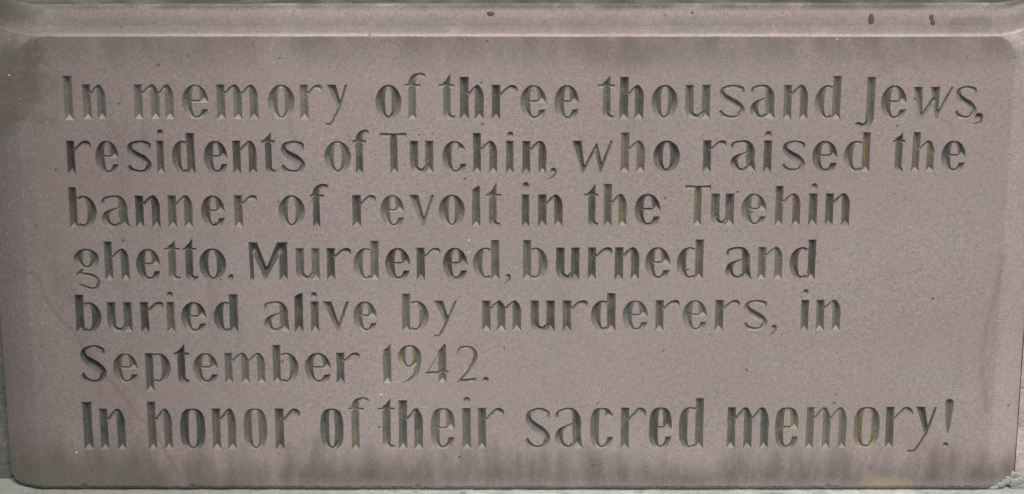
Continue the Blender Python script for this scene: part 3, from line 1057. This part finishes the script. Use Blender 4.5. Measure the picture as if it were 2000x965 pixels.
# mossy top of the tablet: fillet, flat, and a second step before the dark joint
tp = [(57, 21.6), (58.0, 22.8), (58.3, 25), (58.0, 35.5), (59.6, 36.6), (59.9, 38.5), (56, 41), (30, 42)]
verts, faces = [], []
m = len(tp)
for x in xs:
    f = lip(x)
    wv = 0.5 * noise.noise(Vector((x * 25, 8, 0)))
    for k, (dz, dy) in enumerate(tp):
        q = noise.noise(Vector((x * 90, dy * .4, 5))) * .45 * (0 < k < m - 2)
        verts.append((x, back(x, ZR) + (dy * f + wv * .5) * U, ZC + ZR + (dz * f + q + wv) * U))
for i in range(len(xs) - 1):
    for k in range(m - 1):
        a = i * m + k
        faces.append((a, a + m, a + m + 1, a + 1))
top = link("mossy_top_edge", verts, faces, M_MOSS, tablet)
top["label"] = "green mossy upper edge with two weathered fillets"


# ------------------------------------------------------------------ small marks on the tablet
def blob(name, u, v, rx, rz, h, mat, parent, dy=0.0, seed=0, n=14, dz=0.0):
    x, z = slab(u, v)
    verts = [(0, -h, 0)]
    R = random.Random(seed)
    ph = R.uniform(0, 50)
    for ring_, hh in ((.55, .8), (.85, .45), (1.0, -.25)):
        for i in range(n):
            a = 2 * math.pi * i / n
            r = ring_ * (1 + .22 * noise.noise(Vector((math.cos(a) * 1.3 + ph, math.sin(a) * 1.3, 0))))
            verts.append((rx * r * math.cos(a), -h * hh, rz * r * math.sin(a)))
    faces = [(0, 1 + i, 1 + (i + 1) % n) for i in range(n)]
    for q in range(2):
        b = 1 + q * n
        faces += [(b + i, b + n + i, b + n + (i + 1) % n, b + (i + 1) % n) for i in range(n)]
    o = link(name, verts, faces, mat, parent, (x, dy, ZC + z + dz), smooth=True)
    return o


def on_moulding(u, v, rx, rz, seed):
    """a drip on the sloping hollow: solve for the profile point seen at (u, v)"""
    x, z = slab(u, v)
    best = None
    t = math.tan(PITCH)
    for k in range(len(prof) - 1):
        for s in np.linspace(0, 1, 9):
            dz = prof[k][0] + (prof[k + 1][0] - prof[k][0]) * s
            dy = prof[k][1] + (prof[k + 1][1] - prof[k][1]) * s
            zz = (ZR + dz * U) + dy * U * t
            e = abs(zz - z)
            if best is None or e < best[0]:
                best = (e, dz, dy)
    o = blob("drip", u, v, rx, rz, .0006, M_DRIP, tablet, seed=seed)
    o.location = (x, best[2] * U + back(x, ZR) - .0001, ZC + ZR + best[1] * U)
    o.rotation_euler = (math.radians(-4), 0, 0)
    o["label"] = "dark red brown drip dried on the moulding"
    return o


on_moulding(958.5, 25, 7.5 * U, 5 * U, 1)
on_moulding(1703, 37, 6 * U, 12.5 * U, 2)
d = on_moulding(1821.5, 33, 4.3 * U, 6.5 * U, 3)
on_moulding(1823.5, 42, 4.5 * U, 6.5 * U, 4)
fl = blob("white_fleck", 1616.5, 369, 2.6 * U, 6 * U, .0004, M_MORTAR, tablet, dy=.0, seed=9)
fl["label"] = "small white chip above the last n of the third line"
fx, fz = slab(1616.5, 369)
fl.location.y = back(fx, fz)


# ------------------------------------------------------------------ surroundings
def rough_block(name, x0, x1, y0, y1, z0, z1, mat, label, cat, amp=.0015, step=.012, bevel=.004, seed=0, front_only=True):
    """a dressed stone block: uneven front and top with worn arrises, plain hidden sides"""
    off = Vector((seed * 7.3, seed * 3.1, 0))
    verts, faces = [], []
    nx = max(2, int((x1 - x0) / step))
    nz = max(2, int((z1 - z0) / step))
    ny = max(2, int((y1 - y0) / step))
    prof_ = [(y0 + bevel * 0, z0 + (z1 - z0) * k / nz) for k in range(nz)]
    prof_[-1] = (y0, z1 - bevel)
    prof_ += [(y0 + bevel * .3, z1 - bevel * .3), (y0 + bevel, z1)]
    prof_ += [(y0 + bevel + (y1 - y0 - bevel) * k / ny, z1) for k in range(1, ny + 1)]
    prof_.append((y1, z0))
    m = len(prof_)
    for i in range(nx + 1):
        x = x0 + (x1 - x0) * i / nx
        for k, (y, z) in enumerate(prof_):
            n1 = noise.noise(Vector((x * 35, y * 35, z * 35)) + off) + .5 * noise.noise(Vector((x * 110, y * 110, z * 110)) + off)
            q = n1 * amp if 0 < k < m - 1 else 0
            verts.append((x, y + q * (1 if k < nz + 1 else 0), z + q * (0 if k < nz else 1)))
    for i in range(nx):
        for k in range(m - 1):
            a = i * m + k
            faces.append((a, a + m, a + m + 1, a + 1))
        faces.append((i * m + m - 1, (i + 1) * m + m - 1, (i + 1) * m, i * m))
    faces.append(tuple(range(m))[::1])
    faces.append(tuple(range(nx * m, nx * m + m))[::-1])
    cx, cy, cz = (x0 + x1) / 2, (y0 + y1) / 2, z0
    verts = [(a - cx, b - cy, c - cz) for a, b, c in verts]
    o = link(name, verts, faces, mat, None, (cx, cy, cz))
    o["label"] = label
    o["category"] = cat
    return o


zl = ZC + ZB
rough_block("plinth_ledge", -.80, .80, -.16, .30, 0.0, zl - .0012, M_PALE,
            "pale grey limestone ledge carrying the sandstone tablet", "stone ledge", amp=.0011, step=.010, seed=1)
zt_left = zl + .0225
rough_block("side_stone", -.80, XE_L - .0010, .030, .12, zl, ZC + ZR - .01, M_LEFT,
            "dark green grey weathered stone flanking the tablet on the left", "stone block", amp=.0012, seed=2)
rough_block("side_stone", XE_R + .0008, .80, .0135, .12, zl, ZC + ZR - .01, M_RIGHT,
            "pale pinkish pitted stone flanking the tablet on the right", "stone block", amp=.0016, step=.006, seed=3)
rough_block("upper_stone", -.80, .80, 62 * U, .30, ZC + ZR + 20 * U, ZC + ZR + .30, M_LEFT,
            "dark green grey stone behind the mossy top of the tablet", "stone block", amp=.001, seed=4)

gs = 60.0
grd = link("ground", [(-gs, -gs, 0), (gs, -gs, 0), (gs, gs, 0), (-gs, gs, 0)], [(0, 1, 2, 3)],
           rubble("packed_gravel", (0.16, 0.155, 0.14), (0.11, 0.11, 0.095), 0.3))
grd["kind"] = "structure"
grd["label"] = "grey gravelly ground in front of the stones"

# mortar squeezed out round the lower right corner
mor = bpy.data.objects.new("mortar_smear", None)
mor.location = (slab(1962, 950)[0], -.004, zl)
mor["label"] = "whitish crumbling mortar smeared round the tablet's lower right corner"
mor["category"] = "mortar"
COL.objects.link(mor)
R = random.Random(11)


def lump(u, v, r, y, seed):
    x, z = slab(u, v)
    verts, faces = [], []
    nu, nv = 20, 12
    off = Vector((seed * 3.7, 1, 2))
    for a in range(nv + 1):
        th = math.pi * a / nv
        for b in range(nu):
            p = Vector((math.sin(th) * math.cos(2 * math.pi * b / nu), math.sin(th) * math.sin(2 * math.pi * b / nu), math.cos(th)))
            rr = 1.1 + .35 * noise.noise(p * 1.5 + off) + .16 * noise.noise(p * 5 + off) + .10 * noise.noise(p * 11 + off)
            verts.append((p.x * r[0] * rr, p.y * r[1] * rr, p.z * r[2] * rr))
    for a in range(nv):
        for b in range(nu):
            faces.append((a * nu + b, (a + 1) * nu + b, (a + 1) * nu + (b + 1) % nu, a * nu + (b + 1) % nu))
    return link("crumb", verts, faces, M_MORTAR, mor, (x, y, ZC + z))


for i, (u, v, a, c) in enumerate([(1940, 955, 7, 3.5), (1952, 951, 9, 5), (1964, 948, 8, 6), (1974, 950, 8, 8), (1984, 948, 7, 9), (1992, 944, 7, 7), (1989, 958, 9, 5),
                                  (1975, 960, 10, 4), (1956, 960, 10, 3.5), (1968, 942, 4, 4), (1980, 938, 4, 6), (1996, 956, 6, 6), (1990, 932, 4, 5)]):
    x, z = slab(u, v)
    yb = back(min(x, XE_R), z) if x < XE_R else .006
    lump(u, v, (a * 1.35 * U, 2.2 * U, c * 1.2 * U), yb - .0002, i)
